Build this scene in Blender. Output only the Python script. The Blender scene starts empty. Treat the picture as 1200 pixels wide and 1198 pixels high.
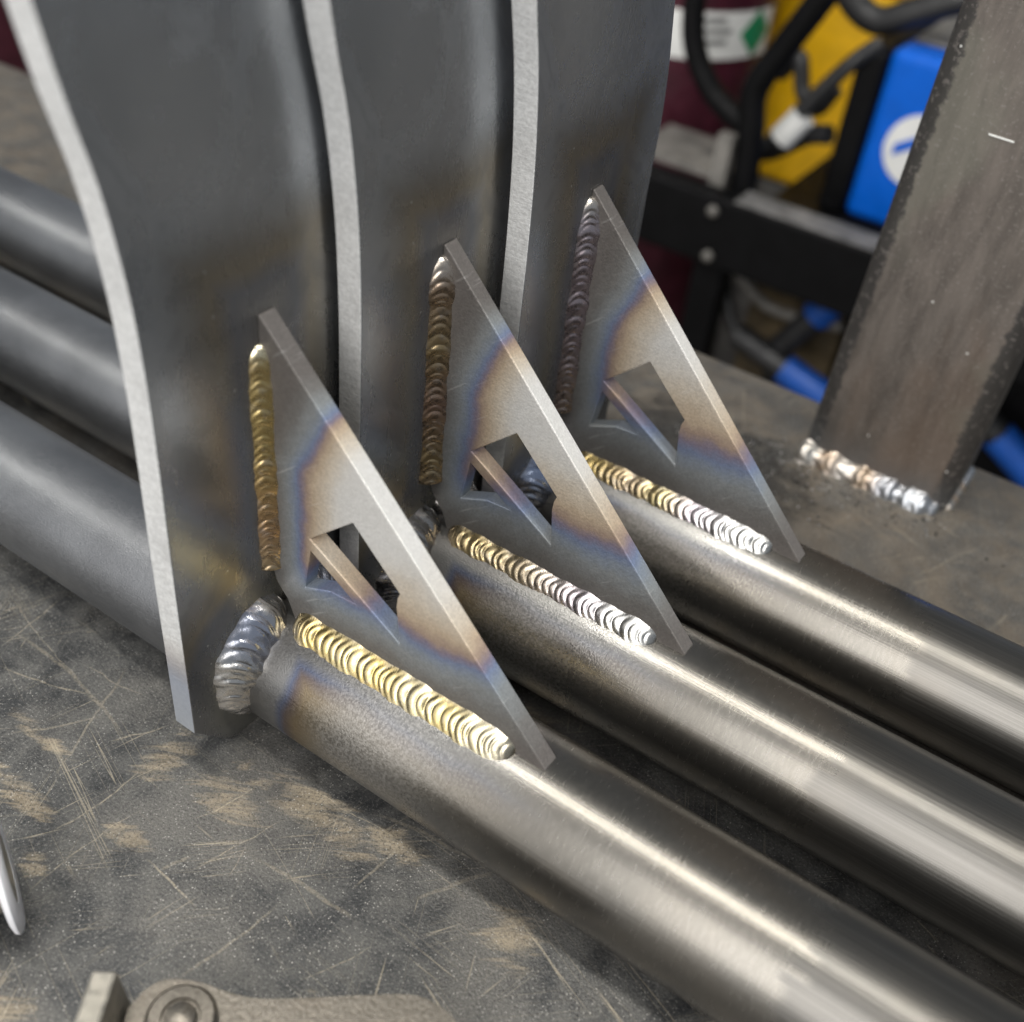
import bpy, bmesh, math, random
from mathutils import Vector, Matrix
from mathutils.geometry import tessellate_polygon
random.seed(7)
U = 0.07                      # one modelling unit = spacing of the tubes = 70 mm
S = bpy.context.scene
C = S.collection

# ------------------------------------------------------------------ camera
cam_d = bpy.data.cameras.new("camera")
cam = bpy.data.objects.new("camera", cam_d); C.objects.link(cam)
r0 = Vector((0.82252432, 0.56081722, 0.09453985)); r1 = Vector((0.42187684, -0.49017007, -0.7627275)); r2 = Vector((-0.38141011, 0.66724609, -0.6397726))
M = Matrix((r0, -r1, -r2)).transposed().to_4x4()
M.translation = Vector((2.82304, -2.79055, 4.61226)) * U
cam.matrix_world = M
cam_d.sensor_fit = 'HORIZONTAL'; cam_d.sensor_width = 36; cam_d.lens = 39.27
cam_d.clip_start = 0.01; cam_d.clip_end = 100
cam_d.dof.use_dof = True; cam_d.dof.focus_distance = 5.35 * U; cam_d.dof.aperture_fstop = 7
S.camera = cam

# ------------------------------------------------------------------ world, lamps, exposure
wd = bpy.data.worlds.new("World"); S.world = wd; wd.use_nodes = True
wd.node_tree.nodes["Background"].inputs[0].default_value = (0.82, 0.9, 1.0, 1)
wd.node_tree.nodes["Background"].inputs[1].default_value = 0.28
S.view_settings.view_transform = 'Standard'; S.view_settings.look = 'None'
S.view_settings.exposure = 0; S.view_settings.gamma = 1
S.render.engine = 'CYCLES'
S.cycles.use_denoising = True
S.cycles.max_bounces = 6; S.cycles.glossy_bounces = 4; S.cycles.diffuse_bounces = 2
S.cycles.use_adaptive_sampling = True; S.cycles.adaptive_threshold = 0.025
S.cycles.sample_clamp_indirect = 4

def lamp(name, loc, target, sx, sy, watts, col):
    d = bpy.data.lights.new(name, 'AREA'); d.shape = 'RECTANGLE'; d.size = sx; d.size_y = sy
    d.energy = watts; d.color = col
    o = bpy.data.objects.new(name, d); C.objects.link(o); o.location = loc
    v = Vector(target) - Vector(loc)
    o.rotation_euler = v.to_track_quat('-Z', 'X' if abs(v.normalized().z) < .9 else 'Y').to_euler()
    return o
def strip(name, loc, length, width, watts, col):
    d = bpy.data.lights.new(name, 'AREA'); d.shape = 'RECTANGLE'; d.size = length; d.size_y = width
    d.energy = watts; d.color = col
    o = bpy.data.objects.new(name, d); C.objects.link(o); o.location = loc     # faces straight down, long side along x
    return o
strip("ceiling_strip_lamp", (-0.05, -0.06, 1.9), 1.5, 0.2, 27, (1.0, 0.97, 0.9))
strip("ceiling_strip_lamp", (-2.4, -0.5, 1.9), 1.5, 0.13, 12, (1.0, 0.97, 0.9))
lamp("workshop_door_daylight", (-0.4, -3.1, 1.7), (0.1, 0.0, 0.1), 8.0, 4.2, 150, (1.0, 0.975, 0.94))
lamp("added_door_core_light", (0.35, -2.5, 1.75), (0.1, 0.0, 0.05), 2.4, 1.2, 56, (1.0, 0.98, 0.95))  # added lamp, no real window: brighter core within the door light on the tubes

# ------------------------------------------------------------------ helpers: nodes
class N:
    def __init__(s, name):
        s.m = bpy.data.materials.new(name); s.m.use_nodes = True
        s.t = s.m.node_tree; s.b = s.t.nodes["Principled BSDF"]
    def n(s, typ, **kw):
        x = s.t.nodes.new(typ)
        for k, v in kw.items(): setattr(x, k, v)
        return x
    def link(s, a, b): s.t.links.new(a, b)
    def put(s, sock, v):
        if v is None: return
        if hasattr(v, 'links') or isinstance(v, bpy.types.NodeSocket): s.link(v, sock)
        else: sock.default_value = v
    def coord(s, scale=1 / U, kind='Object', rot=(0, 0, 0), stretch=(1, 1, 1), loc=(0, 0, 0)):
        tc = s.n('ShaderNodeTexCoord'); mp = s.n('ShaderNodeMapping'); mp.vector_type = 'POINT'
        m1 = s.n('ShaderNodeMapping')
        m1.inputs['Scale'].default_value = (scale,) * 3
        m1.inputs['Rotation'].default_value = rot
        mp.inputs['Scale'].default_value = stretch; mp.inputs['Location'].default_value = loc
        s.link(tc.outputs[kind], m1.inputs[0]); s.link(m1.outputs[0], mp.inputs[0])
        return mp.outputs[0]
    def noise(s, co, scale, detail=3, rough=.55, dist=0, out=0):
        x = s.n('ShaderNodeTexNoise'); s.link(co, x.inputs['Vector'])
        x.inputs['Scale'].default_value = scale; x.inputs['Detail'].default_value = detail
        x.inputs['Roughness'].default_value = rough; x.inputs['Distortion'].default_value = dist
        return x.outputs[out]
    def voro(s, co, scale, out='Color', feature='F1'):
        x = s.n('ShaderNodeTexVoronoi'); x.feature = feature; s.link(co, x.inputs['Vector']); x.inputs['Scale'].default_value = scale
        return x.outputs[out]
    def math(s, op, a, b=None, c=None, clamp=False):
        x = s.n('ShaderNodeMath', operation=op); x.use_clamp = clamp
        s.put(x.inputs[0], a); s.put(x.inputs[1], b); s.put(x.inputs[2], c)
        return x.outputs[0]
    def remap(s, v, a, b, c=0, d=1, smooth=True):
        x = s.n('ShaderNodeMapRange'); x.clamp = True
        if smooth: x.interpolation_type = 'SMOOTHSTEP'
        s.put(x.inputs[0], v)
        for i, k in enumerate((a, b, c, d)): s.put(x.inputs[i + 1], k)
        return x.outputs[0]
    def mix(s, f, a, b, mode='MIX'):
        x = s.n('ShaderNodeMix', data_type='RGBA', blend_type=mode)
        s.put(x.inputs[0], f)
        for sock, v in ((x.inputs[6], a), (x.inputs[7], b)):
            if isinstance(v, tuple): v = (*v, 1) if len(v) == 3 else v
            s.put(sock, v)
        return x.outputs[2]
    def ramp(s, v, stops, interp='LINEAR'):
        x = s.n('ShaderNodeValToRGB'); s.put(x.inputs[0], v); r = x.color_ramp; r.interpolation = interp
        while len(r.elements) < len(stops): r.elements.new(.5)
        for e, (p, c) in zip(r.elements, stops):
            e.position = p; e.color = (*c, 1) if len(c) == 3 else c
        return x.outputs[0]
    def sep(s, co):
        x = s.n('ShaderNodeSeparateXYZ'); s.link(co, x.inputs[0]); return x.outputs
    def bump(s, h, strength=.3, dist=.01):
        x = s.n('ShaderNodeBump'); x.inputs['Strength'].default_value = strength; x.inputs['Distance'].default_value = dist * U
        s.link(h, x.inputs['Height']); s.link(x.outputs[0], s.b.inputs['Normal']); return x
    def set(s, color=None, metal=None, rough=None, **kw):
        if isinstance(color, tuple): color = (*color, 1)
        s.put(s.b.inputs['Base Color'], color); s.put(s.b.inputs['Metallic'], metal); s.put(s.b.inputs['Roughness'], rough)
        for k, v in kw.items(): s.put(s.b.inputs[k.replace('_', ' ')], v)
        return s.m

def paint(name, col, rough=.4, metal=0.0, var=.25, scale=3):
    n = N(name); co = n.coord(); f = n.noise(co, scale, 4, .6)
    c = n.mix(n.remap(f, .35, .7), tuple(x * (1 - var) for x in col), tuple(min(1, x * (1 + var * .5)) for x in col))
    r = n.remap(n.noise(co, scale * 2.3, 3), .3, .7, max(.05, rough - .1), rough + .12)
    return n.set(c, metal, r)

# ------------------------------------------------------------------ helpers: mesh
def obj(name, bm, mats, parent=None, smooth=False, loc=(0, 0, 0), recalc=True, angle=None):
    if recalc: bmesh.ops.recalc_face_normals(bm, faces=bm.faces)
    me = bpy.data.meshes.new(name)
    bmesh.ops.scale(bm, vec=(U, U, U), verts=bm.verts)
    bm.to_mesh(me); bm.free()
    for m in (mats if isinstance(mats, (list, tuple)) else [mats]): me.materials.append(m)
    if smooth:
        for p in me.polygons: p.use_smooth = True
        if angle: me.set_sharp_from_angle(angle=math.radians(angle))
    o = bpy.data.objects.new(name, me); C.objects.link(o); o.location = Vector(loc) * U
    if parent: o.parent = parent
    return o
def thing(name, label, cat, loc=(0, 0, 0), group=None, rot=(0, 0, 0)):
    o = bpy.data.objects.new(name, None); C.objects.link(o); o.location = Vector(loc) * U; o.rotation_euler = rot
    o.empty_display_size = .02
    tag(o, label, cat, group); return o
def tag(o, label, cat, group=None):
    o['label'] = label; o['category'] = cat
    if group: o['group'] = group
    return o
def bevel(o, w, seg=2, ang=30):
    m = o.modifiers.new('bevel', 'BEVEL'); m.width = w * U; m.segments = seg; m.limit_method = 'ANGLE'; m.angle_limit = math.radians(ang)
    m.harden_normals = False
    return o
def box(bm, x0, x1, y0, y1, z0, z1):
    vs = [bm.verts.new(p) for p in ((x0, y0, z0), (x1, y0, z0), (x1, y1, z0), (x0, y1, z0), (x0, y0, z1), (x1, y0, z1), (x1, y1, z1), (x0, y1, z1))]
    for f in ((0, 3, 2, 1), (4, 5, 6, 7), (0, 1, 5, 4), (1, 2, 6, 5), (2, 3, 7, 6), (3, 0, 4, 7)): bm.faces.new([vs[i] for i in f])
    return vs
def boxo(name, b, mat, parent=None, bw=.03, loc=(0, 0, 0)):
    bm = bmesh.new(); box(bm, *b); o = obj(name, bm, mat, parent, loc=loc)
    if bw: bevel(o, bw, 3)
    return o
def tube_path(bm, pts, rad, seg=16, caps=True, samples=10):
    P = [Vector(p) for p in pts]
    if len(P) > 2:                                   # Catmull-Rom
        Q = [P[0] * 2 - P[1]] + P + [P[-1] * 2 - P[-2]]; out = []
        for i in range(1, len(Q) - 2):
            for k in range(samples):
                t = k / samples; a, b, c, d = Q[i - 1], Q[i], Q[i + 1], Q[i + 2]
                out.append(.5 * ((2 * b) + (c - a) * t + (2 * a - 5 * b + 4 * c - d) * t * t + (3 * b - a - 3 * c + d) * t ** 3))
        out.append(P[-1]); P = out
    rings = []; up = Vector((0.3, 0.2, 1)).normalized()
    for i, p in enumerate(P):
        d = (P[min(i + 1, len(P) - 1)] - P[max(i - 1, 0)]).normalized()
        a = d.cross(up)
        if a.length < 1e-3: a = d.cross(Vector((1, 0, 0)))
        a.normalize(); b = a.cross(d).normalized(); up = b
        r = rad if not callable(rad) else rad(i / (len(P) - 1))
        rings.append([bm.verts.new(p + a * math.cos(2 * math.pi * j / seg) * r + b * math.sin(2 * math.pi * j / seg) * r) for j in range(seg)])
    for i in range(len(rings) - 1):
        for j in range(seg): bm.faces.new((rings[i][j], rings[i][(j + 1) % seg], rings[i + 1][(j + 1) % seg], rings[i + 1][j]))
    if caps: bm.faces.new(rings[0][::-1]); bm.faces.new(rings[-1])
def lathe(bm, prof, seg=48, closed=False):
    rings = [[bm.verts.new((r * math.cos(2 * math.pi * j / seg), r * math.sin(2 * math.pi * j / seg), z)) for j in range(seg)] for r, z in prof]
    n = len(rings)
    for i in range(n if closed else n - 1):
        A, B = rings[i], rings[(i + 1) % n]
        for j in range(seg): bm.faces.new((A[j], A[(j + 1) % seg], B[(j + 1) % seg], B[j]))
    return rings
def prism(bm, loops, y0, y1, axis='y', side_mat=0, face_mat=0):
    """outer loop plus hole loops of (a, b); extruded along an axis between y0 and y1"""
    def P(a, b, w): return {'y': (a, w, b), 'x': (w, a, b), 'z': (a, b, w)}[axis]
    flat = [p for l in loops for p in l]
    tris = tessellate_polygon([[Vector((a, b, 0)) for a, b in l] for l in loops])
    v0 = [bm.verts.new(P(a, b, y0)) for a, b in flat]; v1 = [bm.verts.new(P(a, b, y1)) for a, b in flat]
    for t in tris:
        for v in (v0, v1):
            try: f = bm.faces.new([v[i] for i in t]); f.material_index = face_mat
            except ValueError: pass
    k = 0
    for l in loops:
        n = len(l)
        for i in range(n):
            a, b = k + i, k + (i + 1) % n
            f = bm.faces.new((v0[a], v0[b], v1[b], v1[a])); f.material_index = side_mat
        k += n
    bmesh.ops.dissolve_limit(bm, angle_limit=.002, verts=bm.verts, edges=bm.edges, delimit={'MATERIAL'})
def smooth_line(pts, n=8):
    P = [Vector((a, b, 0)) for a, b in pts]; Q = [P[0] * 2 - P[1]] + P + [P[-1] * 2 - P[-2]]; out = []
    for i in range(1, len(Q) - 2):
        for k in range(n):
            t = k / n; a, b, c, d = Q[i - 1], Q[i], Q[i + 1], Q[i + 2]
            v = .5 * ((2 * b) + (c - a) * t + (2 * a - 5 * b + 4 * c - d) * t * t + (3 * b - a - 3 * c + d) * t ** 3); out.append((v.x, v.y))
    out.append(pts[-1]); return out

# ------------------------------------------------------------------ materials
SCRATCHES = [(-1.26, -0.8, -0.74, -0.63), (-0.96, -0.53, -0.54, -0.47), (-0.48, -1.09, -0.77, -0.38), (-0.11, -1.55, -0.05, -0.93), (0.84, -0.27, 1.45, -0.18), (0.18, -1.11, 0.54, -1.15), (0.55, -0.96, 0.49, -0.79), (1.02, -0.66, 1.05, -0.31), (0.39, -1.03, 0.52, -0.58), (0.28, -1.11, 0.34, -0.98), (-0.45, -0.77, -0.3, -0.52), (-1.75, -0.43, -0.88, -0.62), (-0.87, -1.04, -0.6, -0.69), (0.33, -0.38, 1.04, -0.33), (1.26, -0.54, 1.48, -0.18), (-0.24, -1.29, -0.18, -0.79), (1.12, -1.12, 1.28, -0.81), (0.73, -1.42, 0.82, -0.91), (-1.37, -0.71, -1.44, -0.27), (0.55, -0.79, 1.14, -0.76), (2.3, 0.69, 2.45, 0.66), (3.22, 0.8, 3.32, 0.74), (2.36, 3.09, 2.66, 3.77), (1.51, 3.73, 2.27, 3.34), (-1.46, -0.54, -0.39, -0.66), (0.21, -0.83, 0.3, -0.53)]
def table_material():
    n = N("worn_table_steel"); co = n.coord()
    x, y, z = n.sep(co)
    big = n.noise(co, .9, 5, .6, .6); mid = n.noise(co, 4.5, 4, .65, .3); fine = n.noise(co, 70, 3, .7)
    base = n.mix(n.remap(mid, .3, .72), (.042, .044, .047), (.135, .133, .127))
    base = n.mix(n.math('MULTIPLY', n.remap(big, .45, .62), .55), base, (.19, .18, .165))
    # brown rusty bloom towards the far side of the table
    far = n.remap(n.math('ADD', y, n.math('MULTIPLY', n.math('SUBTRACT', big, .5), 2.5)), .1, 2.2)
    rustc = n.mix(n.remap(n.noise(co, 2.2, 4, .65, .8), .35, .68), (.15, .14, .125), (.24, .195, .145))
    base = n.mix(n.math('MULTIPLY', far, .7), base, rustc)
    bx_ = n.math('DIVIDE', n.math('SUBTRACT', x, .75), .95); by_ = n.math('DIVIDE', n.math('SUBTRACT', y, 3.35), .62)  # dark patch: burnt grit by the post, plus painted shade behind the far gusset
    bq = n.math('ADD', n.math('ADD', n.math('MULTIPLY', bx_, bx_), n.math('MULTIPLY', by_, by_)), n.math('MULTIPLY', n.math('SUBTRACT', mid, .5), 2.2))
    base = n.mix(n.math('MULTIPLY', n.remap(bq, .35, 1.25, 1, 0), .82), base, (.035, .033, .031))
    # tan worn smears, feathered by a stretched grain
    sm = n.coord(rot=(0, 0, -.55), stretch=(1.0, 4.5, 1))
    g1 = n.noise(sm, 2.6, 5, .66, .9)
    blot = None
    for cx, cy, rx, ry in ((.62, -.46, .52, .16), (.25, -.66, .3, .14), (-.17, -.66, .16, .22), (.05, -1.09, .18, .09), (-.5, -1.22, .26, .1), (-.19, -1.42, .10, .08), (1.02, -.37, .26, .11), (.22, -1.98, .3, .2), (1.15, .6, .3, .2), (-.75, -.95, .3, .06), (1.72, -.42, .2, .2), (-.9, -1.3, .4, .2)):
        a = n.math('DIVIDE', n.math('SUBTRACT', x, cx), rx); b = n.math('DIVIDE', n.math('SUBTRACT', y, cy), ry)
        q = n.math('ADD', n.math('MULTIPLY', a, a), n.math('MULTIPLY', b, b))
        e = n.math('SUBTRACT', 1.0, q)
        blot = e if blot is None else n.math('MAXIMUM', blot, e)
    tan = n.remap(n.math('ADD', n.math('MULTIPLY', blot, .26), g1), .60, .80)
    tan = n.math('MULTIPLY', tan, n.remap(blot, -1.4, .2))
    tan2 = n.math('MULTIPLY', n.remap(g1, .66, .74), .5)
    tan = n.math('MAXIMUM', tan, tan2)
    tanc = n.mix(n.remap(mid, .35, .65), (.27, .215, .14), (.42, .345, .235))
    base = n.mix(n.math('MULTIPLY', tan, n.remap(fine, .3, .6, .3, .75)), base, tanc)
    # scratches: ridges of strongly stretched noise at several headings
    scr = None
    for ang, st, sc, th, mk, seed in ((.35, 55, .55, 0.0048, .50, 1.3), (-.75, 70, .5, 0.0042, .52, 5.1), (1.15, 60, .6, 0.0048, .53, 9.7), (-1.3, 80, .5, 0.0042, .52, 13.9), (.05, 90, .7, 0.0054, .54, 21.0), (2.2, 65, .8, 0.0042, .54, 33.0)):
        cs = n.coord(rot=(0, 0, ang), stretch=(1, st, 1), loc=(seed, seed * 2, seed))
        f = n.noise(cs, sc * .35, 2, .5)
        l = n.remap(n.math('ABSOLUTE', n.math('SUBTRACT', f, .5)), 0, th, 1, 0)
        mcs = n.coord(loc=(seed * 3, seed, 0)); l = n.math('MULTIPLY', l, n.remap(n.noise(mcs, 1.5, 2), mk, mk + .1))
        scr = l if scr is None else n.math('MAXIMUM', scr, l)
    wv = n.math('MULTIPLY', n.math('SUBTRACT', n.noise(co, 3.5, 2), .5), .07)
    rough_edge = n.noise(co, 40, 1)
    for k, (x0, y0, x1, y1) in enumerate(SCRATCHES):
        L = math.hypot(x1 - x0, y1 - y0); ux, uy = (x1 - x0) / L, (y1 - y0) / L; mx, my = (x0 + x1) / 2, (y0 + y1) / 2
        a = n.math('ADD', n.math('MULTIPLY', x, ux), n.math('MULTIPLY_ADD', y, uy, -(mx * ux + my * uy)))
        b = n.math('ADD', n.math('MULTIPLY', x, -uy), n.math('MULTIPLY_ADD', y, ux, mx * uy - my * ux))
        b = n.math('ADD', b, n.math('MULTIPLY_ADD', n.math('MULTIPLY', a, a), .12 * ((k % 5) - 2), wv))
        w = (.006, .004, .009, .005, .013)[k % 5]
        l = n.math('MULTIPLY', n.remap(n.math('ABSOLUTE', b), w * .3, w, 1, 0), n.remap(n.math('ABSOLUTE', a), L * .25, L * .55, 1, 0))
        l = n.math('MULTIPLY', l, n.remap(rough_edge, .35, .6, .35, 1.0))
        scr = n.math('MAXIMUM', scr, n.math('MULTIPLY', l, (1.0, .8, .65, .9, .6)[k % 5]))
    hair = n.coord(rot=(0, 0, .9), stretch=(1, 40, 1)); hf = n.noise(hair, 4, 3)
    scr = n.math('MAXIMUM', scr, n.math('MULTIPLY', n.remap(hf, .68, .75), .35))
    base = n.mix(n.math('MULTIPLY', scr, .6), base, (.46, .40, .30))
    # metal flecks and grit
    fl = n.voro(co, 90); fr, fg, fb = n.sep(fl); fd = n.voro(co, 90, 'Distance')
    fleck = n.math('MULTIPLY', n.remap(fr, .72, .97), n.remap(fd, .15, .42, 1, 0))
    base = n.mix(n.math('MULTIPLY', fleck, n.remap(n.noise(co, 2.4, 3), .35, .62, .1, .75)), base, (.6, .58, .54))
    base = n.mix(n.math('MULTIPLY', n.remap(fine, .52, .70), .5), base, (.30, .29, .27))
    base = n.mix(n.math('MULTIPLY', n.remap(fine, .46, .3), .65), base, (.02, .02, .022))
    rough = n.math('SUBTRACT', n.remap(mid, .3, .7, .42, .62), n.math('MULTIPLY', fleck, .2))
    h = n.noise(co, 95, 2, .7)
    n.bump(h, .32, .012)
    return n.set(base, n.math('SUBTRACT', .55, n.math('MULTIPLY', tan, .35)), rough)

def plate_material():
    n = N("dark_plate_steel"); co = n.coord()
    x, y, z = n.sep(co)
    a = n.noise(co, 1.6, 5, .6); v = n.coord(stretch=(1, 9, .6)); g = n.noise(v, 7, 4, .6); f = n.noise(co, 60, 2)
    c = n.mix(n.remap(a, .3, .7), (.37, .388, .41), (.46, .478, .50))
    c = n.mix(n.math('MULTIPLY', n.remap(g, .4, .7), .15), c, (.45, .45, .45))
    # straw tint beside the welds
    dv = n.math('ABSOLUTE', y); up = n.remap(z, 2.2, 2.75, 1, 0)
    ring = n.math('ABSOLUTE', n.math('SUBTRACT', n.math('SQRT', n.math('ADD', n.math('MULTIPLY', y, y), n.math('POWER', n.math('SUBTRACT', z, .345), 2))), .34))
    d = n.math('ADD', n.math('MINIMUM', n.math('MAXIMUM', dv, n.math('SUBTRACT', z, 2.25)), n.math('SUBTRACT', ring, .12)), n.math('MULTIPLY', n.math('SUBTRACT', a, .5), .2))
    tint = n.ramp(n.math('DIVIDE', d, .6), [(0, (.32, .30, .24)), (.14, (.20, .19, .18)), (.3, (.145, .145, .16)), (.45, (.24, .19, .11)), (.62, (.20, .165, .11)), (1, (.15, .15, .15))])
    c = n.mix(n.math('MULTIPLY', n.remap(d, .28, .6, 1, 0), .7), c, tint)
    sp = n.voro(co, 16); sr, sg, sb = n.sep(sp); sd = n.voro(co, 16, 'Distance')
    speck = n.math('MULTIPLY', n.remap(sr, .968, .98), n.remap(sd, .05, .10, 1, 0))
    c = n.mix(speck, c, (.7, .7, .68))
    scs = n.coord(rot=(.5, 0, 0), stretch=(1, 60, 1)); sc = n.remap(n.math('ABSOLUTE', n.math('SUBTRACT', n.noise(scs, .3, 2), .5)), 0, .004, .25, 0)
    c = n.mix(sc, c, (.4, .4, .4))
    smudge = n.noise(n.coord(loc=(3, 1, 7), stretch=(1, 1, .7)), 2.6, 5, .65, 1.2)
    c = n.mix(n.math('MULTIPLY', n.remap(smudge, .56, .68), .3), c, (.16, .165, .17))
    n.bump(n.math('ADD', n.math('MULTIPLY', f, .25), n.math('MULTIPLY', n.noise(co, 2.5, 3), 1.2)), .12, .03)
    return n.set(c, .75, n.math('ADD', n.remap(n.math('ADD', g, n.math('MULTIPLY', f, .3)), .45, .8, .22, .26), n.remap(smudge, .4, .65, 0, .1)))

def edge_material():
    n = N("bright_cut_edge"); co = n.coord(); x, y, z = n.sep(co)
    f = n.noise(co, 55, 3, .7); g = n.noise(co, 6, 4)
    l = n.noise(n.coord(stretch=(.12, .12, 1)), 60, 2)                      # laser drag lines across the edge
    c = n.mix(n.remap(f, .3, .7), (.66, .66, .65), (.86, .86, .85))
    c = n.mix(n.math('MULTIPLY', n.remap(g, .5, .75), .3), c, (.46, .455, .45))
    heat = n.remap(z, .62, .95, 1, 0)
    tc = n.ramp(n.remap(z, .2, 1.05, 0, 1, False), [(0, (.30, .33, .37)), (.45, (.24, .27, .34)), (.62, (.25, .22, .22)), (.78, (.42, .36, .30)), (1, (.55, .54, .52))])
    c = n.mix(n.math('MULTIPLY', heat, .8), c, tc)
    n.bump(n.math('ADD', f, n.math('MULTIPLY', l, .7)), .35, .012)
    return n.set(c, .35, .5)

def gusset_material(gain, seed=0.0, reach=1.0, metal=.32):
    n = N("heat_tinted_gusset_steel"); co = n.coord(); x, y, z = n.sep(co)
    w = n.math('MULTIPLY', n.math('SUBTRACT', n.noise(n.coord(loc=(seed, seed, seed)), 2.2, 3), .5), .22)
    w = n.math('ADD', w, n.math('MULTIPLY', n.math('SUBTRACT', n.noise(co, 14, 3, .7), .5), .07))
    flare = n.math('MULTIPLY', n.math('MAXIMUM', n.math('SUBTRACT', z, 1.62), 0), .42)
    dv = n.math('MULTIPLY', n.math('SUBTRACT', x, flare), 1.75)
    dh = n.math('MULTIPLY', n.math('SUBTRACT', n.math('SUBTRACT', z, .69), n.math('MULTIPLY', n.math('MAXIMUM', n.math('SUBTRACT', x, .9), 0), .12)), 1.02)
    sm = n.n('ShaderNodeMath', operation='SMOOTH_MIN'); n.put(sm.inputs[0], dv); n.put(sm.inputs[1], dh); sm.inputs[2].default_value = .12
    d = n.math('MULTIPLY', n.math('ADD', sm.outputs[0], w), reach)
    steel = n.mix(n.remap(n.noise(co, 70, 3, .7), .3, .72), (.48, .47, .445), (.57, .56, .535))
    steel = n.mix(n.math('MULTIPLY', n.remap(n.noise(co, 3, 4), .45, .7), .3), steel, (.46, .44, .40))
    t = n.ramp(d, [(0, (.11, .10, .092)), (.12, (.135, .13, .122)), (.22, (.185, .195, .197)), (.28, (.175, .20, .235)), (.325, (.135, .165, .245)), (.37, (.165, .14, .18)), (.415, (.27, .20, .155)), (.47, (.38, .30, .215)), (.56, (.45, .39, .31)), (.68, (.50, .47, .42)), (.80, (.52, .51, .485)), (.95, (.53, .525, .51))])
    grain = n.math('MULTIPLY', n.remap(n.noise(co, 80, 2, .7), .25, .75, .86, 1.12), 1)
    k = n.n('ShaderNodeCombineColor'); [n.put(k.inputs[i], grain) for i in range(3)]
    tint = n.mix(1.0, t, k.outputs[0], 'MULTIPLY')
    c = n.mix(n.remap(d, .6, .85, 1, 0), steel, tint)
    arc = n.noise(n.coord(rot=(0, .7, 0), stretch=(1, 1, 14)), 3, 3)
    c = n.mix(n.math('MULTIPLY', n.remap(arc, .62, .75), .15), c, (.7, .69, .66))
    n.bump(n.math('ADD', n.noise(co, 85, 2), n.math('MULTIPLY', arc, .15)), .22, .012)
    c = n.mix(1.0, c, (gain, gain, gain * 1.01), 'MULTIPLY')
    return n.set(c, metal, n.remap(n.noise(co, 30, 3), .3, .7, .40, .52))

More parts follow.
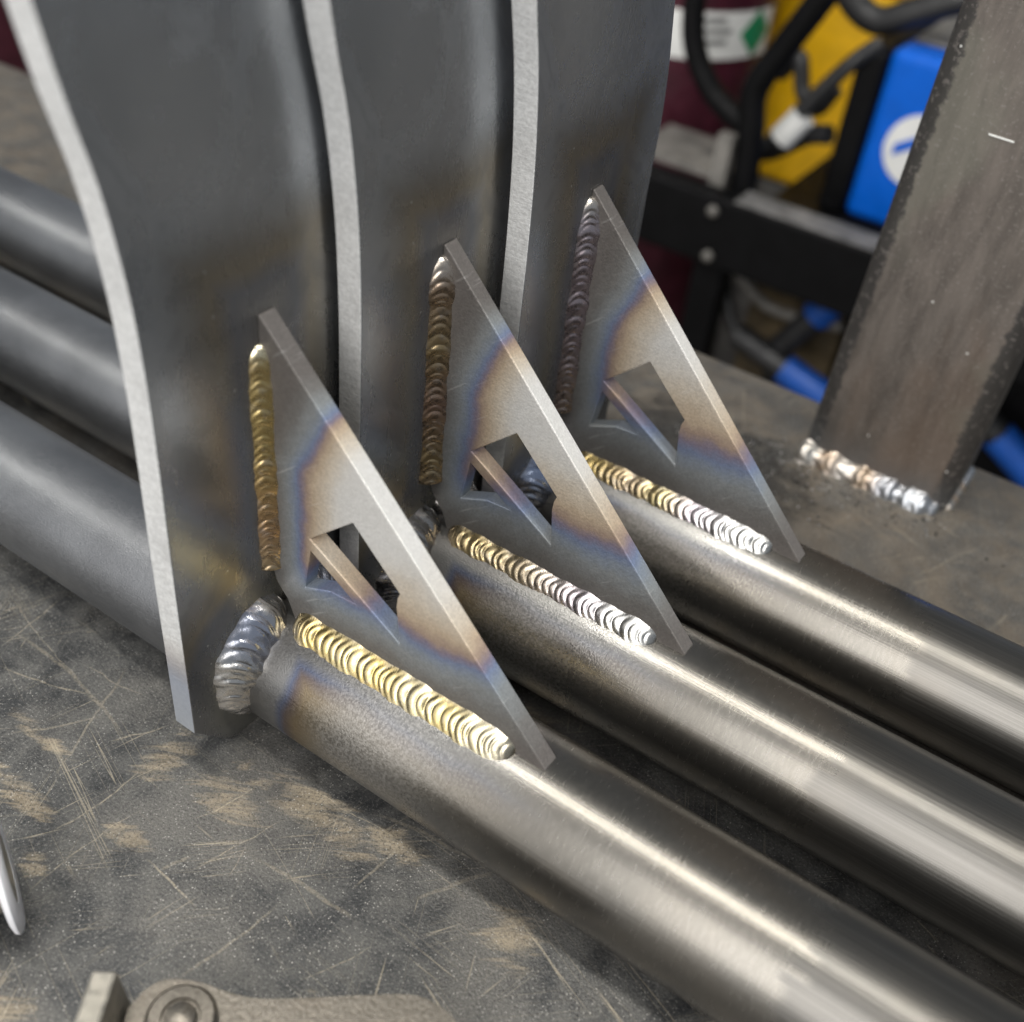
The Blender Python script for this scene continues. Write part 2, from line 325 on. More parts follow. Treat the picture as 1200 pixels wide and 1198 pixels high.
def tube_material(xe, seed):
    n = N("brushed_tube_steel"); co = n.coord(); x, y, z = n.sep(co)
    ang = n.math('ARCTAN2', n.math('SUBTRACT', z, .3445), y)
    k = n.n('ShaderNodeCombineXYZ'); n.put(k.inputs[0], n.math('MULTIPLY', x, .03)); n.put(k.inputs[1], n.math('MULTIPLY', ang, 2.0)); n.put(k.inputs[2], seed)
    along = n.noise(k.outputs[0], 26, 5, .7)                                   # long draw lines
    k2 = n.n('ShaderNodeCombineXYZ'); n.put(k2.inputs[0], n.math('MULTIPLY', x, 5)); n.put(k2.inputs[1], n.math('MULTIPLY', ang, .35)); n.put(k2.inputs[2], seed)
    round_ = n.noise(k2.outputs[0], 14, 3, .6)                                 # fine turning lines round the tube
    k3 = n.n('ShaderNodeCombineXYZ'); n.put(k3.inputs[0], n.math('MULTIPLY', ang, 1.0)); n.put(k3.inputs[1], seed)
    step = n.n('ShaderNodeTexWhiteNoise'); step.noise_dimensions = '1D'; n.put(step.inputs['W'], n.math('ADD', n.math('FLOOR', n.math('MULTIPLY', ang, 9)), seed))
    edge = n.math('ADD', xe - .1, n.math('MULTIPLY', step.outputs[0], .12))
    mill = n.remap(n.math('SUBTRACT', x, edge), -.03, .04)                     # 1 = untouched mill finish
    left = n.remap(x, -.15, -.05, 1, 0)
    blast = n.remap(n.math('ADD', x, n.math('MULTIPLY', round_, .3)), .9, 1.9, 1, 0)
    fine = n.noise(co, 70, 3, .7); big = n.noise(co, 1.3, 4)
    c = n.mix(n.remap(along, .35, .68), (.085, .081, .075), (.122, .117, .109))
    c = n.mix(mill, n.mix(n.math('MULTIPLY', n.remap(round_, .4, .65), .5), (.125, .118, .106), (.16, .151, .137)), c)
    c = n.mix(n.math('MULTIPLY', n.remap(big, .45, .7), .25), c, (.17, .15, .125))
    c = n.mix(n.math('MULTIPLY', blast, .85), c, n.mix(n.remap(fine, .35, .65), (.22, .216, .208), (.40, .39, .375)))
    c = n.mix(n.math('MULTIPLY', left, .9), c, n.mix(n.remap(big, .3, .7), (.19, .195, .206), (.29, .297, .31)))
    # heat tint next to the plate weld and under the gusset weld
    wob = n.math('MULTIPLY', n.math('SUBTRACT', big, .5), .22)
    topd = n.math('ABSOLUTE', n.math('SUBTRACT', ang, math.pi / 2))
    dt = n.math('ADD', n.math('MULTIPLY', topd, .36), n.math('MAXIMUM', n.math('SUBTRACT', x, 1.75), 0))
    dr = n.math('ADD', n.math('SUBTRACT', n.math('ABSOLUTE', x), .08), n.math('MULTIPLY', left, 3))
    d = n.math('ADD', n.math('MINIMUM', dr, n.math('ADD', dt, n.math('MULTIPLY', left, 3))), wob)
    tint = n.ramp(d, [(0, (.15, .145, .138)), (.1, (.19, .186, .18)), (.19, (.20, .20, .20)), (.235, (.09, .11, .18)), (.27, (.11, .08, .075)), (.33, (.20, .145, .075)), (.46, (.25, .205, .13)), (.7, (.20, .19, .175))])
    c = n.mix(n.math('MULTIPLY', n.remap(d, .4, .7, 1, 0), n.math('MULTIPLY', n.remap(x, .35, .7, .85, .22), n.remap(x, 1.2, 1.8, 1, 0))), c, tint)
    sc = n.math('MULTIPLY', n.remap(along, .70, .74), n.remap(n.noise(co, 2.2, 2), .5, .6))
    c = n.mix(n.math('MULTIPLY', sc, .6), c, (.75, .73, .7))
    ro = n.remap(n.math('ADD', along, n.math('MULTIPLY', fine, .2)), .4, .85, .28, .34)
    pol = n.remap(round_, .35, .7, .25, .275)
    r = n.math('ADD', n.math('MULTIPLY', mill, ro), n.math('MULTIPLY', n.math('SUBTRACT', 1, mill), pol))
    r = n.math('MAXIMUM', r, n.math('MULTIPLY', blast, n.remap(fine, .3, .7, .32, .44)))
    r = n.math('MAXIMUM', r, n.math('MULTIPLY', left, .34))
    h = n.math('ADD', n.math('MULTIPLY', n.noise(k.outputs[0], 26, 2, .6), .2), n.math('MULTIPLY', n.noise(co, 120, 1), n.math('MULTIPLY', blast, .5)))
    n.bump(h, .22, .012)
    tg = n.n('ShaderNodeTangent'); tg.direction_type = 'RADIAL'; tg.axis = 'X'; n.link(tg.outputs[0], n.b.inputs['Tangent'])
    return n.set(c, .92, r, Anisotropic=n.math('ADD', .3, n.math('MULTIPLY', mill, .1)))

def weld_material(name, stops, rough=.24, seed=0):
    n = N(name); uv = n.coord(1, 'UV'); x, y, z = n.sep(uv); co = n.coord()
    j = n.math('ADD', x, n.math('MULTIPLY', n.math('SUBTRACT', n.noise(co, 9, 2), .5), .06))
    c = n.ramp(j, stops)
    e = n.math('ABSOLUTE', n.math('SUBTRACT', n.math('MULTIPLY', y, 2), 1))
    c = n.mix(n.math('MULTIPLY', n.remap(e, .6, 1), .55), c, (.30, .27, .25))
    c = n.mix(n.math('MULTIPLY', n.remap(n.noise(co, 16, 3), .5, .7), .3), c, (.50, .48, .47))
    n.bump(n.noise(co, 60, 2), .08, .01)
    return n.set(c, .95, n.remap(n.noise(co, 25, 2), .3, .7, rough - .06, rough + .1))

def post_material():
    n = N("scaly_post_steel"); co = n.coord(); v = n.coord(stretch=(1, 1, .22)); x, y, z = n.sep(co)
    g = n.noise(v, 9, 6, .7, .4); b = n.noise(n.coord(stretch=(1, 1, .35)), 1.3, 4, .6); f = n.noise(co, 45, 3, .7)
    c = n.mix(n.remap(g, .3, .7), (.115, .10, .088), (.185, .16, .14))
    c = n.mix(n.math('MULTIPLY', n.remap(b, .45, .66), .45), c, (.18, .125, .09))
    c = n.mix(n.math('MULTIPLY', n.remap(n.noise(n.coord(loc=(4, 9, 2)), .9, 3), .5, .65), .4), c, (.20, .20, .16))
    c = n.mix(n.math('MULTIPLY', n.remap(f, .55, .75), .5), c, (.32, .295, .275))
    # flaky dark scale towards the two rounded corners
    ax = n.math('ABSOLUTE', n.math('ADD', x, n.math('MULTIPLY', n.math('SUBTRACT', n.noise(co, 14, 4, .7), .5), .12)))
    corner = n.remap(ax, .405, .435)
    fl = n.remap(n.noise(co, 22, 4, .75), .56, .60)
    c = n.mix(n.math('MULTIPLY', corner, .9), c, n.mix(fl, (.05, .047, .045), (.16, .145, .135)))
    foot = n.remap(n.math('ADD', z, n.math('MULTIPLY', b, .3)), .16, .55, 1, 0)
    c = n.mix(n.math('MULTIPLY', foot, .6), c, (.15, .155, .16))
    sp = n.voro(co, 16); sr, sg, sb = n.sep(sp); sd = n.voro(co, 16, 'Distance')
    speck = n.math('MULTIPLY', n.remap(sr, .96, .975), n.remap(sd, .09, .16, 1, 0))
    c = n.mix(speck, c, (.75, .74, .7))
    n.bump(n.math('ADD', n.math('MULTIPLY', f, .5), n.math('MULTIPLY', g, .5)), .16, .012)
    return n.set(c, .45, n.remap(g, .3, .7, .42, .58))

def cast_material():
    n = N("cast_clamp_steel"); co = n.coord(); f = n.noise(co, 60, 3, .7); b = n.noise(co, 4, 4)
    c = n.mix(n.remap(f, .3, .7), (.14, .126, .106), (.23, .208, .178)); c = n.mix(n.math('MULTIPLY', n.remap(b, .45, .7), .4), c, (.17, .14, .11))
    n.bump(f, .22, .012)
    return n.set(c, .85, .36)

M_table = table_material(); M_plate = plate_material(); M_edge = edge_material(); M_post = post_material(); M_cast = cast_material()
M_black = paint("black_cart_paint", (.0035, .0035, .004), .55)
M_black.node_tree.nodes["Principled BSDF"].inputs["Specular IOR Level"].default_value = .12
M_rubber = paint("black_rubber", (.016, .016, .017), .5)
M_blue = paint("blue_welder_paint", (.0, .105, .56), .5, var=.08)
M_blue.node_tree.nodes["Principled BSDF"].inputs["Specular IOR Level"].default_value = .2
M_bluepl = paint("blue_plastic", (.001, .07, .36), .5, var=.15)
M_yellow = paint("yellow_machine_paint", (.78, .44, .005), .4, var=.12)
M_maroon = paint("maroon_cylinder_paint", (.06, .012, .022), .38, var=.3)
M_white = paint("white_label", (.72, .72, .70), .5, var=.06)
M_green = paint("green_diamond_print", (.01, .22, .09), .5, var=.08)
M_ink = paint("grey_print", (.12, .12, .12), .6, var=.1)
M_grey = paint("dusty_grey_sheet", (.19, .18, .165), .5, .2, var=.3)
M_dust = paint("dusty_black_sheet", (.16, .155, .15), .6, .1, var=.4)
M_tan = paint("brown_cardboard", (.13, .095, .05), .8, var=.45, scale=2)
M_floor = paint("concrete_floor", (.20, .17, .13), .7, var=.5, scale=1.2)
M_steelbar = paint("bright_zinc", (.46, .43, .37), .36, .8, var=.25, scale=8)

# ------------------------------------------------------------------ setting: table and floor
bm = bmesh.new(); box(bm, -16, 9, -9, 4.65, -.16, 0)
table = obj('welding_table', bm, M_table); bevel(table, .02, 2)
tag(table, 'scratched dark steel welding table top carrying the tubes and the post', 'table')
bm = bmesh.new(); box(bm, -60, 60, -40, 70, -13.4, -13)
fl = obj('floor', bm, M_floor); fl['kind'] = 'structure'

# ------------------------------------------------------------------ welds
def bead(name, mat, parent, path, ends, n_rip, width_fn=None, amp=.22, seed=1, curl=.8, cross=18, per=14, bulge=.155):
    """path(s) -> (corner, a, b, normal): toe vectors a, b from the corner; ripples are real relief"""
    rnd = random.Random(seed)
    cuts = [0.0]
    for i in range(n_rip): cuts.append(cuts[-1] + 1 + rnd.uniform(-.3, .3))
    tot = cuts[-1]; cuts = [c / tot for c in cuts]
    lift = [rnd.uniform(.65, 1.15) for _ in cuts]; wob = [rnd.uniform(.96, 1.04) for _ in cuts]
    def find(t):
        for i in range(n_rip):
            if t < cuts[i + 1]: return i, (t - cuts[i]) / (cuts[i + 1] - cuts[i])
        return n_rip - 1, 1.0
    bm = bmesh.new(); uvl = bm.loops.layers.uv.new('UVMap')
    ns = n_rip * per; rows = []; L = 1.0 / n_rip
    for i in range(ns + 1):
        s = i / ns; co, a, b, nn = path(s)
        i0, f0 = find(s); wsc = wob[i0] * (1 - f0) + wob[min(i0 + 1, n_rip)] * f0
        es, ee = ends
        taper = min(1, math.sqrt(max(0, 1 - (1 - min(1, s / es)) ** 2))) if es else 1
        taper *= min(1, math.sqrt(max(0, 1 - (1 - min(1, (1 - s) / ee)) ** 2))) if ee else 1
        wsc *= 1 + .05 * math.sin(s * 23 + seed) + .03 * math.sin(s * 61 + 2 * seed)
        if width_fn: wsc *= width_fn(s)
        row = []
        for j in range(cross + 1):
            w = j / cross; e = 2 * w - 1
            t = min(1, max(0, s - curl * L * e * e)); k, f = find(t)
            rip = (1 - abs(2 * f ** .75 - 1) ** 2.2) * lift[k]
            prof = math.sin(math.pi * w) ** 1.15
            ws = wsc * (.25 + .75 * taper)
            chord = a * (1 - w) ** 1.15 * ws + b * w ** 1.15 * ws
            p = co + chord + nn * (prof * taper * (bulge + amp * (rip - .5)) * (a.length + b.length) * .5 * wsc) - nn * .012
            row.append(bm.verts.new(p))
        rows.append(row)
    for i in range(ns):
        for j in range(cross):
            f = bm.faces.new((rows[i][j], rows[i + 1][j], rows[i + 1][j + 1], rows[i][j + 1]))
            for lp, (si, sj) in zip(f.loops, ((i, j), (i + 1, j), (i + 1, j + 1), (i, j + 1))): lp[uvl].uv = (si / ns, sj / cross)
    return obj(name, bm, mat, parent, smooth=True)

R_T = .3445; T_G = .0904
gold = (.78, .60, .25); bronze = (.50, .33, .13); silver = (.54, .535, .515); brown = (.27, .19, .14); purple = (.27, .21, .22); lilac = (.62, .56, .60); straw = (.74, .66, .42); bluet = (.47, .50, .60)
variants = [
    dict(x=0.0, y=0.0, xe=2.88, reach=1.0, vw=1.0, zt=2.165, bw=1.05, vert=[(0, (.82, .76, .55)), (.06, (.55, .42, .20)), (.2, (.60, .46, .20)), (.4, (.56, .42, .18)), (.6, (.55, .38, .18)), (.78, (.50, .33, .19)), (1, (.52, .41, .26))],
         base=[(0, (.42, .37, .26)), (.1, (.46, .35, .14)), (.28, (.47, .39, .21)), (.42, (.50, .38, .15)), (.58, (.47, .41, .26)), (.72, (.49, .39, .18)), (.88, (.47, .42, .29)), (1, (.50, .46, .37))], ring=[(0, (.34, .33, .31)), (.12, (.52, .50, .47)), (.2, bluet), (.32, (.50, .52, .60)), (.42, (.62, .61, .59)), (.7, (.58, .56, .54)), (1, (.44, .42, .40))], xs=1.0),
    dict(x=.1633, y=1.0, xe=2.43, reach=.9, vw=1.2, zt=2.245, bw=.88, vert=[(0, (.55, .50, .44)), (.1, (.38, .28, .2)), (.35, (.42, .32, .18)), (.6, (.38, .26, .2)), (.85, (.42, .32, .18)), (1, (.45, .36, .25))],
         base=[(0, (.45, .36, .24)), (.15, (.52, .41, .21)), (.4, (.50, .42, .30)), (.65, (.48, .43, .46)), (.8, silver), (1, silver)], ring=[(0, (.34, .33, .32)), (.3, (.40, .38, .36)), (.6, (.42, .42, .46)), (1, (.36, .34, .33))], xs=1.0),
    dict(x=.338, y=2.0102, xe=2.32, reach=.8, vw=1.2, zt=2.26, bw=.9, vert=[(0, (.66, .62, .55)), (.08, (.46, .40, .42)), (.3, (.42, .35, .37)), (.6, (.38, .31, .32)), (.85, (.40, .32, .29)), (1, (.36, .29, .25))],
         base=[(0, (.62, .48, .22)), (.12, (.58, .44, .18)), (.3, (.52, .41, .28)), (.45, (.58, .48, .24)), (.62, (.50, .45, .48)), (.8, silver), (1, silver)], ring=[(0, (.36, .35, .34)), (.3, (.36, .42, .58)), (.6, (.48, .47, .46)), (1, (.36, .34, .33))], xs=1.0),
]
labels = ['nearest bracketed tube with bronze and gold welds, closest to the cast clamp',
          'middle bracketed tube with dull brown upright weld, between the other two',
          'farthest bracketed tube with purple brown upright weld, closest to the square post']

def plate_outline():
    left = smooth_line([(-.61, .26), (-.612, 1.2), (-.608, 1.9), (-.612, 2.25), (-.633, 2.62), (-.685, 3.0), (-.76, 3.32), (-.815, 3.6), (-.88, 4.0), (-.93, 4.5)])
    right = smooth_line([(.50, 4.5), (.46, 4.0), (.47, 3.5), (.53, 3.1), (.60, 2.75), (.625, 2.45), (.615, 2.16), (.61, 1.9), (.61, .26)])
    return left + right + [(.39, 0), (-.39, 0)]
def gusset_loops():
    outer = [(0, .95), (.03, .86), (.09, .79), (.14, .66), (1.585, .66), (1.575, .695), (.012, 2.297), (0, 2.297)]
    h = [(.244, 1.258), (.488, 1.487), (.496, 1.489), (.502, 1.483), (.755, 1.240), (.742, 1.20), (.738, 1.15), (.745, 1.09), (.762, .935)]
    s = [(.244, 1.19), (.204, .933), (.362, 1.005), (.43, 1.012), (.511, 1.020)]
    return [outer, h, s]

for V, lab in zip(variants, labels):
    root = thing('bracketed_tube', lab, 'welded tube', (V['x'], V['y'], 0), 'three bracketed tubes side by side')
    # tube: hollow, both ends open
    bm = bmesh.new(); seg = 128; xs = [-13, 5.2]; ro, ri = R_T, R_T - .035; rings = []
    for xx, rr in ((xs[0], ri), (xs[0], ro), (xs[1], ro), (xs[1], ri)):
        rings.append([bm.verts.new((xx, rr * math.cos(2 * math.pi * j / seg), R_T + rr * math.sin(2 * math.pi * j / seg))) for j in range(seg)])
    for i in range(4):
        A, B = rings[i], rings[(i + 1) % 4]
        for j in range(seg): bm.faces.new((A[j], A[(j + 1) % seg], B[(j + 1) % seg], B[j]))
    obj('tube', bm, tube_material(V['xe'], V['y'] * 3.7), root, smooth=True, angle=40)
    # plate
    bm = bmesh.new(); prism(bm, [plate_outline()], -.128, 0, 'x', 1, 0)
    o = obj('plate', bm, [M_plate, M_edge], root); bevel(o, .006, 2, 40)
    # gusset
    bm = bmesh.new(); prism(bm, gusset_loops(), -T_G / 2, T_G / 2, 'y', 1, 0)
    o = obj('gusset', bm, [gusset_material(1.16, V['y'] * 2, V['reach']), gusset_material(1.75, V['y'] * 2, V['reach'], .25)], root); bevel(o, .006, 2, 30)
    # welds on both sides of the gusset
    wv = weld_material('upright_weld_metal', V['vert'], .26); wb = weld_material('tube_weld_metal', V['base'], .27); wr = weld_material('ring_weld_metal', V['ring'], .2)
    for sd in (-1, 1):
        def pv(s, sd=sd): return Vector((0, sd * T_G / 2, V['zt'] - (V['zt'] - .95) * s)), Vector((0, sd * .085 * V['vw'], 0)), Vector((.075 * V['vw'], 0, 0)), Vector((.72, sd * .7, 0)).normalized()
        bead('weld_bead', wv, root, pv, (.035, .02), 27, seed=int(V['y'] * 10) + 3 + sd, amp=.08, curl=1.5, width_fn=lambda s: min(1, .6 + .4 * s / .09))
        def pb(s, sd=sd):
            xx = .15 + 1.27 * s
            return Vector((xx, sd * T_G / 2, R_T + math.sqrt(R_T ** 2 - (T_G / 2) ** 2))), Vector((0, 0, .10 * V['bw'])), Vector((0, sd * .108 * V['bw'], -.034 * V['bw'])), Vector((0, sd * .75, .66)).normalized()
        bead('weld_bead', wb, root, pb, (.08, .09), 30, seed=int(V['y'] * 10) + 40 + sd, amp=.075, curl=1.7)
    legs = (.10, .135, .165, .178, .178, .172, .16, .14, .12, .10, .08, .06, .03)
    for sd in (-1, 1):
        def pr(s, sd=sd):
            ph = math.radians(90 - sd * (2 + 134 * s))
            rad = Vector((0, math.cos(ph), math.sin(ph))); q = s * (len(legs) - 1); k = min(int(q), len(legs) - 2); lg = legs[k] + (legs[k + 1] - legs[k]) * (q - k)
            return Vector((0, 0, R_T)) + rad * R_T, rad * lg, Vector((.03 + lg * .72, 0, 0)), (Vector((.8, 0, 0)) + rad * .6).normalized()
        bead('weld_bead', wr, root, pr, (.05, .16), 18, seed=int(V['y'] * 10) + 80 + sd * 7, amp=.06, curl=1.3, bulge=.21)

# ------------------------------------------------------------------ square post welded to the table
root = thing('square_post', 'rusty grey square steel post welded upright near the table edge', 'post', (1.815, 4.28, 0), rot=(0, math.radians(1.2), 0))
def rsq(hx, hy, r, n=8):
    out = []
    for cx, cy, a0 in ((hx - r, hy - r, 0), (-hx + r, hy - r, 90), (-hx + r, -hy + r, 180), (hx - r, -hy + r, 270)):
        for k in range(n + 1):
            a = math.radians(a0 + 90 * k / n); out.append((cx + r * math.cos(a), cy + r * math.sin(a)))
    return out
bm = bmesh.new()
o1, i1 = rsq(.53, .36, .11), rsq(.47, .30, .06)
rr = [[bm.verts.new((a, b, z)) for a, b in l] for l, z in ((i1, 0.004), (o1, 0.004), (o1, 7), (i1, 7))]
for i in range(4):
    A, B = rr[i], rr[(i + 1) % 4]
    for j in range(len(A)): bm.faces.new((A[j], A[(j + 1) % len(A)], B[(j + 1) % len(A)], B[j]))
obj('post_tube', bm, M_post, root, smooth=True, angle=35)
M_chalk = paint('chalk', (.8, .8, .77), .8, var=.1)
bm = bmesh.new(); box(bm, -.125, .02, -.364, -.3595, 2.465, 2.474); o = obj('chalk_mark', bm, M_chalk, root); o.rotation_euler = (0, math.radians(0), 0)
wp = weld_material('spattered_weld_metal', [(0, (.50, .45, .39)), (.12, (.5, .49, .46)), (.2, (.46, .34, .24)), (.35, (.5, .48, .45)), (.5, (.48, .36, .25)), (.62, (.38, .39, .42)), (.8, (.48, .5, .53)), (1, (.42, .44, .47))], .38)
def pp(s): return Vector((-.55 + 1.04 * s, -.36, .0)), Vector((0, -.12, 0)), Vector((0, 0, .12)), Vector((0, -.7, .7)).normalized()
bead('weld_bead', wp, root, pp, (.06, .08), 10, seed=77, amp=.11, curl=1.0, bulge=.26, width_fn=lambda s: 1 + .09 * math.sin(s * 31) + .05 * math.sin(s * 57 + 1))
def pp2(s): return Vector((.53, -.30 + .62 * s, .0)), Vector((.06, 0, 0)), Vector((0, 0, .07)), Vector((.7, 0, .7)).normalized()
bead('weld_bead', wp, root, pp2, (.06, .08), 9, seed=78, amp=.3, curl=.5)

# burnt spatter grains on the table round the post weld
bm = bmesh.new(); rs = random.Random(5)
for k in range(420):
    a = rs.gauss(0, 1); b = rs.gauss(0, 1); px, py = 1.25 + .38 * a, 3.72 + .24 * b
    if rs.random() < .35: px, py = 1.9 + .45 * a, 3.72 + .12 * b
    if py > 3.83 and px > 1.2 or py > 4.5: continue
    m = Matrix.Translation((px, py, .002)) @ Matrix.Diagonal((1, 1, .7, 1))
    bmesh.ops.create_icosphere(bm, subdivisions=1, radius=rs.uniform(.004, .013), matrix=m)
def spat():
    n = N("burnt_spatter"); f = n.noise(n.coord(), 20, 2)
    return n.set(n.mix(n.remap(f, .4, .6), (.03, .03, .032), (.35, .34, .33)), .8, .3)
sp = obj('weld_spatter', bm, spat(), None, smooth=True); sp['kind'] = 'stuff'; tag(sp, 'dark burnt spatter grains scattered round the foot of the post', 'spatter')

# ------------------------------------------------------------------ clamp at the lower edge of the picture
root = thing('locking_clamp', 'grainy cast steel clamp handle with a riveted pivot lying on the table', 'clamp')
out = smooth_line([(.80, -1.66), (.80, -1.61), (.83, -1.54), (.90, -1.49), (.97, -1.46), (1.05, -1.435), (1.16, -1.385), (1.31, -1.27), (1.49, -1.12), (1.62, -1.02), (1.70, -.99), (1.78, -.985), (1.85, -1.01), (1.92, -1.08), (1.96, -1.2), (1.9, -1.34), (1.72, -1.5), (1.5, -1.66), (1.25, -1.82), (1.0, -1.86), (.86, -1.78), (.80, -1.70)], 5)
bm = bmesh.new(); prism(bm, [out], .05, .32, 'z'); o = obj('handle', bm, M_cast, root, smooth=True, angle=50); bevel(o, .05, 4, 40)
bm = bmesh.new(); lathe(bm, [(0.0, .30), (.135, .30), (.135, .345), (.12, .36), (.075, .362), (.07, .35), (.062, .35), (.057, .37), (.04, .38), (0.0, .382)], 40)
obj('rivet', bm, M_cast, root, smooth=True, angle=35, loc=(1.0, -1.62, 0))
bm = bmesh.new(); box(bm, -.05, .05, -.16, .10, 0.0, .50)
o = obj('jaw_bar', bm, M_steelbar, root, loc=(.80, -1.76, 0)); o.rotation_euler = (.0, -.10, .55); bevel(o, .015, 2)

# ------------------------------------------------------------------ clear cap at the left edge
def plastic():
    n = N("milky_clear_plastic"); co = n.coord(); f = n.noise(co, 6, 3)
    return n.set(n.mix(f, (.80, .80, .84), (.92, .92, .94)), 0, .5, Transmission_Weight=.15, IOR=1.45, Subsurface_Weight=.0)
root = thing('flanged_cap', 'milky clear plastic flange on a small metal nozzle at the left edge', 'nozzle', (-.075, -1.60, .275), rot=Vector((.47, .88, 0.02)).to_track_quat('Z', 'Y').to_euler())
bm = bmesh.new(); lathe(bm, [(.15, .02), (.24, .024), (.265, .014), (.275, 0), (.265, -.016), (.24, -.026), (.15, -.03)], 64, True)
obj('flange', bm, plastic(), root, smooth=True, angle=40)
bm = bmesh.new(); lathe(bm, [(0, .018), (.148, .018), (.16, -.03), (.165, -.05), (.165, -.34), (.15, -.37), (0, -.37)], 48)
obj('nozzle_body', bm, M_steelbar, root, smooth=True, angle=35)

# ------------------------------------------------------------------ background: gas cylinders, cart, machines, hoses
def gas_cylinder(label, loc):
    root = thing('gas_cylinder', label, 'gas cylinder', loc, 'maroon gas cylinders behind the table')
    bm = bmesh.new(); lathe(bm, [(0, 0), (1.55, 0), (1.65, .15), (1.65, 17.5), (1.55, 18.3), (1.2, 19.0), (.7, 19.4), (.45, 19.5), (.45, 20.3), (0, 20.3)], 64)
    obj('cylinder_body', bm, M_maroon, root, smooth=True, angle=40); return root
def patch(name, root, R, a0, a1, z0, z1, mat, n=16):
    bm = bmesh.new(); rows = []
    for rr in (R, R + .015):
        rows.append([[bm.verts.new((rr * math.cos(math.radians(a0 + (a1 - a0) * k / n)), rr * math.sin(math.radians(a0 + (a1 - a0) * k / n)), z)) for k in range(n + 1)] for z in (z0, z1)])
    for r in rows:
        for k in range(n): bm.faces.new((r[0][k], r[0][k + 1], r[1][k + 1], r[1][k]))
    return obj(name, bm, mat, root, smooth=True)
cy = gas_cylinder('maroon gas cylinder with a white label and green diamond', (-5.46, 15, -13))
lb = patch('label', cy, 1.655, -80, 0, 12.16, 12.86, M_white)
bm = bmesh.new(); R = 1.68; rows = []
for k in range(9):
    t = k / 8; h = .36 * (1 - abs(2 * t - 1)); a = math.radians(-26 + 24 * t)
    rows.append((bm.verts.new((R * math.cos(a), R * math.sin(a), 12.53 - h)), bm.verts.new((R * math.cos(a), R * math.sin(a), 12.53 + h + 1e-4))))
for k in range(8): bm.faces.new((rows[k][0], rows[k + 1][0], rows[k + 1][1], rows[k][1]))
obj('diamond', bm, M_green, lb)
for q, (a0, a1, zz) in enumerate(((-56, -34, 12.40), (-58, -32, 12.56), (-54, -36, 12.72))): patch('print_line', lb, 1.675, a0, a1, zz, zz + .06, M_ink, 6)
gas_cylinder('dark maroon gas cylinder behind the table at far left', (-24.9, 15.3, -13))

cart = thing('welding_cart', 'black steel welding cart with a bent tube handle behind the table', 'cart', (0, 0, 0))
boxo('front_beam', (-5.2, 4.2, 11.35, 11.75, -2.78, -1.75), M_black, cart, .05)
boxo('beam_cap', (-2.35, 4.2, 11.37, 11.85, -1.748, -1.72), M_dust, cart, .01)
boxo('shelf', (-2.3, 4.2, 11.76, 17.0, -2.2, -2.1), M_black, cart, .02)
for xx in (-2.55, 3.6):
    for yy in (11.45, 16.4): boxo('leg', (xx - .24, xx + .24, yy, yy + .4, -13.0, -2.79), M_black, cart, .04)
boxo('lower_shelf', (-2.8, 4.2, 11.9, 16.8, -7.1, -6.95), M_dust, cart, .02)
bm = bmesh.new(); tube_path(bm, [(-1.75, 12, 1.6), (-2.02, 12, 1.0), (-2.38, 12, .25), (-2.66, 12, -.42), (-2.58, 12, -1.0), (-2.5, 12, -1.75), (-2.45, 12, -2.3)], .185, 24)
obj('handle_tube', bm, M_black, cart, smooth=True, angle=50)
bm = bmesh.new(); tube_path(bm, [(-3.95, 12.2, 1.5), (-3.9, 12.2, .6), (-3.78, 12.2, -.1), (-3.45, 12.2, -.6), (-3.1, 12.2, -.85), (-2.62, 12.2, -1.05)], .16, 20)
obj('hook_tube', bm, M_black, cart, smooth=True, angle=50)
bm = bmesh.new(); box(bm, -4.3, -2.75, 11.8, 13.1, -1.72, -1.66); o = obj('tray', bm, M_grey, cart)
bm = bmesh.new(); box(bm, -2.95, -2.72, 11.75, 11.95, -2.0, -1.05); obj('bracket', bm, M_grey, cart)
for xx, zz in ((-2.62, -1.95), (-2.55, -2.62)):
    bm = bmesh.new(); lathe(bm, [(0, .0), (.085, .0), (.085, .04), (.06, .07), (0, .08)], 16)
    o = obj('bolt', bm, M_grey, cart, smooth=True, loc=(xx, 11.35, zz)); o.rotation_euler = (math.pi / 2, 0, 0)

wl = thing('blue_welder', 'bright blue welding machine with a round white emblem on the cart', 'welding machine', (0, 0, 0))
o = boxo('casing', (-1.28, 2.4, 13.0, 16.8, -2.09, .28), M_blue, wl, .12)
boxo('side_panel', (-1.68, -1.29, 12.9, 16.6, -2.09, .22), M_black, wl, .08)
boxo('top_panel', (-1.15, 2.3, 13.5, 16.7, .281, .36), M_grey, wl, .03)
bm = bmesh.new(); lathe(bm, [(0, 0), (.50, 0), (.50, .02), (0, .02)], 48)
em = obj('emblem', bm, M_white, wl, loc=(-.50, 12.995, -.92)); em.rotation_euler = (math.pi / 2, 0, 0)
bm = bmesh.new(); prism(bm, [[(-.36, -.14), (-.36, .02), (0, .26), (.36, .02), (.36, -.14), (0, .10)]], .021, .03, 'z')
obj('chevron', bm, M_blue, em)

ym = thing('yellow_machine', 'tall yellow machine cabinet behind the black cart handle', 'machine', (-3.8, 19, -13))
boxo('cabinet', (-1.4, 1.35, -2.1, 2, 9.4, 15.2), M_yellow, ym, .15)
boxo('plinth', (-1.3, 1.25, -2.0, 1.9, 0, 9.39), M_dust, ym, .1)

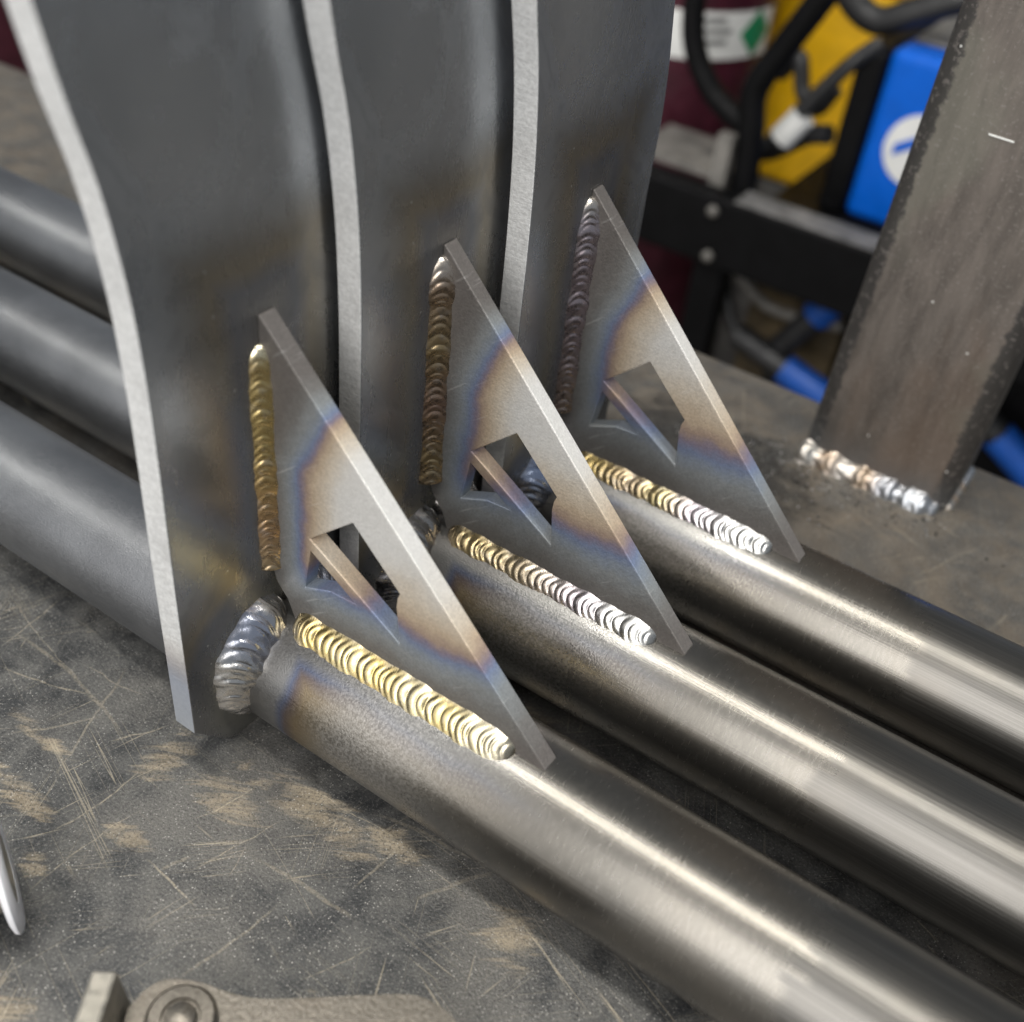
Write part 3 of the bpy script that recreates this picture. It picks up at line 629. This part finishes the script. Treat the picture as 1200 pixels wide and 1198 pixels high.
def hose(label, pts, rad, cat='hose', mat=None, name='hose'):
    bm = bmesh.new(); tube_path(bm, pts, rad, 16); o = obj(name, bm, mat or M_rubber, None, smooth=True, angle=50)
    return tag(o, label, cat)
h1 = hose('thin black hose with a white tag running down to the cart handle', [(-1.45, 13.0, .30), (-1.7, 12.8, .02), (-2.1, 12.7, -.6), (-2.45, 12.65, -1.2), (-2.75, 12.65, -1.7), (-3.0, 12.8, -2.3)], .11)
bm = bmesh.new(); tube_path(bm, [(-2.13, 12.69, -.80), (-2.36, 12.66, -1.19)], .19, 16); obj('tag', bm, M_white, h1, smooth=True, angle=50)
hose('thick black hose sagging over the top corner of the blue machine', [(-2.7, 13.4, 1.25), (-2.15, 13.4, .65), (-1.7, 13.4, .45), (-1.25, 13.4, .66), (-.6, 13.5, .98), (.2, 13.8, 1.15)], .19)
hose('thin black hose curling behind the tagged hose', [(-3.0, 13.8, -.7), (-2.7, 13.6, -.35), (-2.5, 13.5, -.75), (-2.2, 13.4, -.9), (-2.0, 13.4, -.55)], .12)
hose('black cable bundle crossing under the tagged hose', [(-3.1, 13.2, -1.7), (-2.6, 13.0, -1.55), (-2.1, 12.95, -1.15), (-1.75, 12.85, -1.0)], .14)

def connector(label, p0, p1, tail):
    root = thing('cable_connector', label, 'connector', (0, 0, 0), 'blue cable connectors under the cart')
    a, b = Vector(p0), Vector(p1)
    bm = bmesh.new(); tube_path(bm, [a, a.lerp(b, .08), a.lerp(b, .5), a.lerp(b, .92), b], lambda t: .24 if .05 < t < .95 else .2, 20, samples=4); obj('sleeve', bm, M_bluepl, root, smooth=True, angle=45)
    d = (a - b).normalized(); bm = bmesh.new(); tube_path(bm, [a, a + d * .5, a + d * .9], .2, 16); obj('boot', bm, M_rubber, root, smooth=True, angle=45)
    bm = bmesh.new(); tube_path(bm, [a + d * .9] + [Vector(t) for t in tail], .1, 14); obj('cable', bm, M_rubber, root, smooth=True, angle=45)
connector('upper blue cable connector hanging under the cart beam', (-1.0, 12.2, -3.35), (-.72, 12.2, -2.85), [(-1.6, 12.6, -4.6), (-1.5, 13, -6.0), (-1.0, 13.2, -6.8)])
connector('lower blue cable connector just above the table edge', (-1.2, 12.0, -4.25), (-.35, 12.0, -4.5), [(-2.3, 12.1, -3.75), (-2.6, 12.4, -3.3), (-2.5, 13.2, -3.6)])
connector('blue cable connector to the right of the square post', (2.0, 12.0, -3.95), (2.9, 12.0, -4.5), [(1.3, 12.2, -3.4), (.9, 12.6, -3.3), (.4, 13.2, -3.8)])
bx = boxo('cardboard_box', (-2.25, -.7, 12.8, 16.2, -6.94, -3.25), M_tan, None, .04); tag(bx, 'brown cardboard box on the lower shelf of the cart', 'box')
wf = boxo('wire_feeder', (-.6, 3.9, 12.4, 16.4, -6.94, -3.1), M_black, None, .12); tag(wf, 'black machine case on the lower shelf of the cart', 'machine')
hose('grey cable lying in front of the cardboard box', [(-2.6, 12.2, -2.9), (-2.1, 12.3, -3.4), (-1.7, 12.4, -3.6), (-1.1, 12.3, -3.5), (-.6, 12.3, -3.4)], .09, 'cable', M_grey, 'cable')
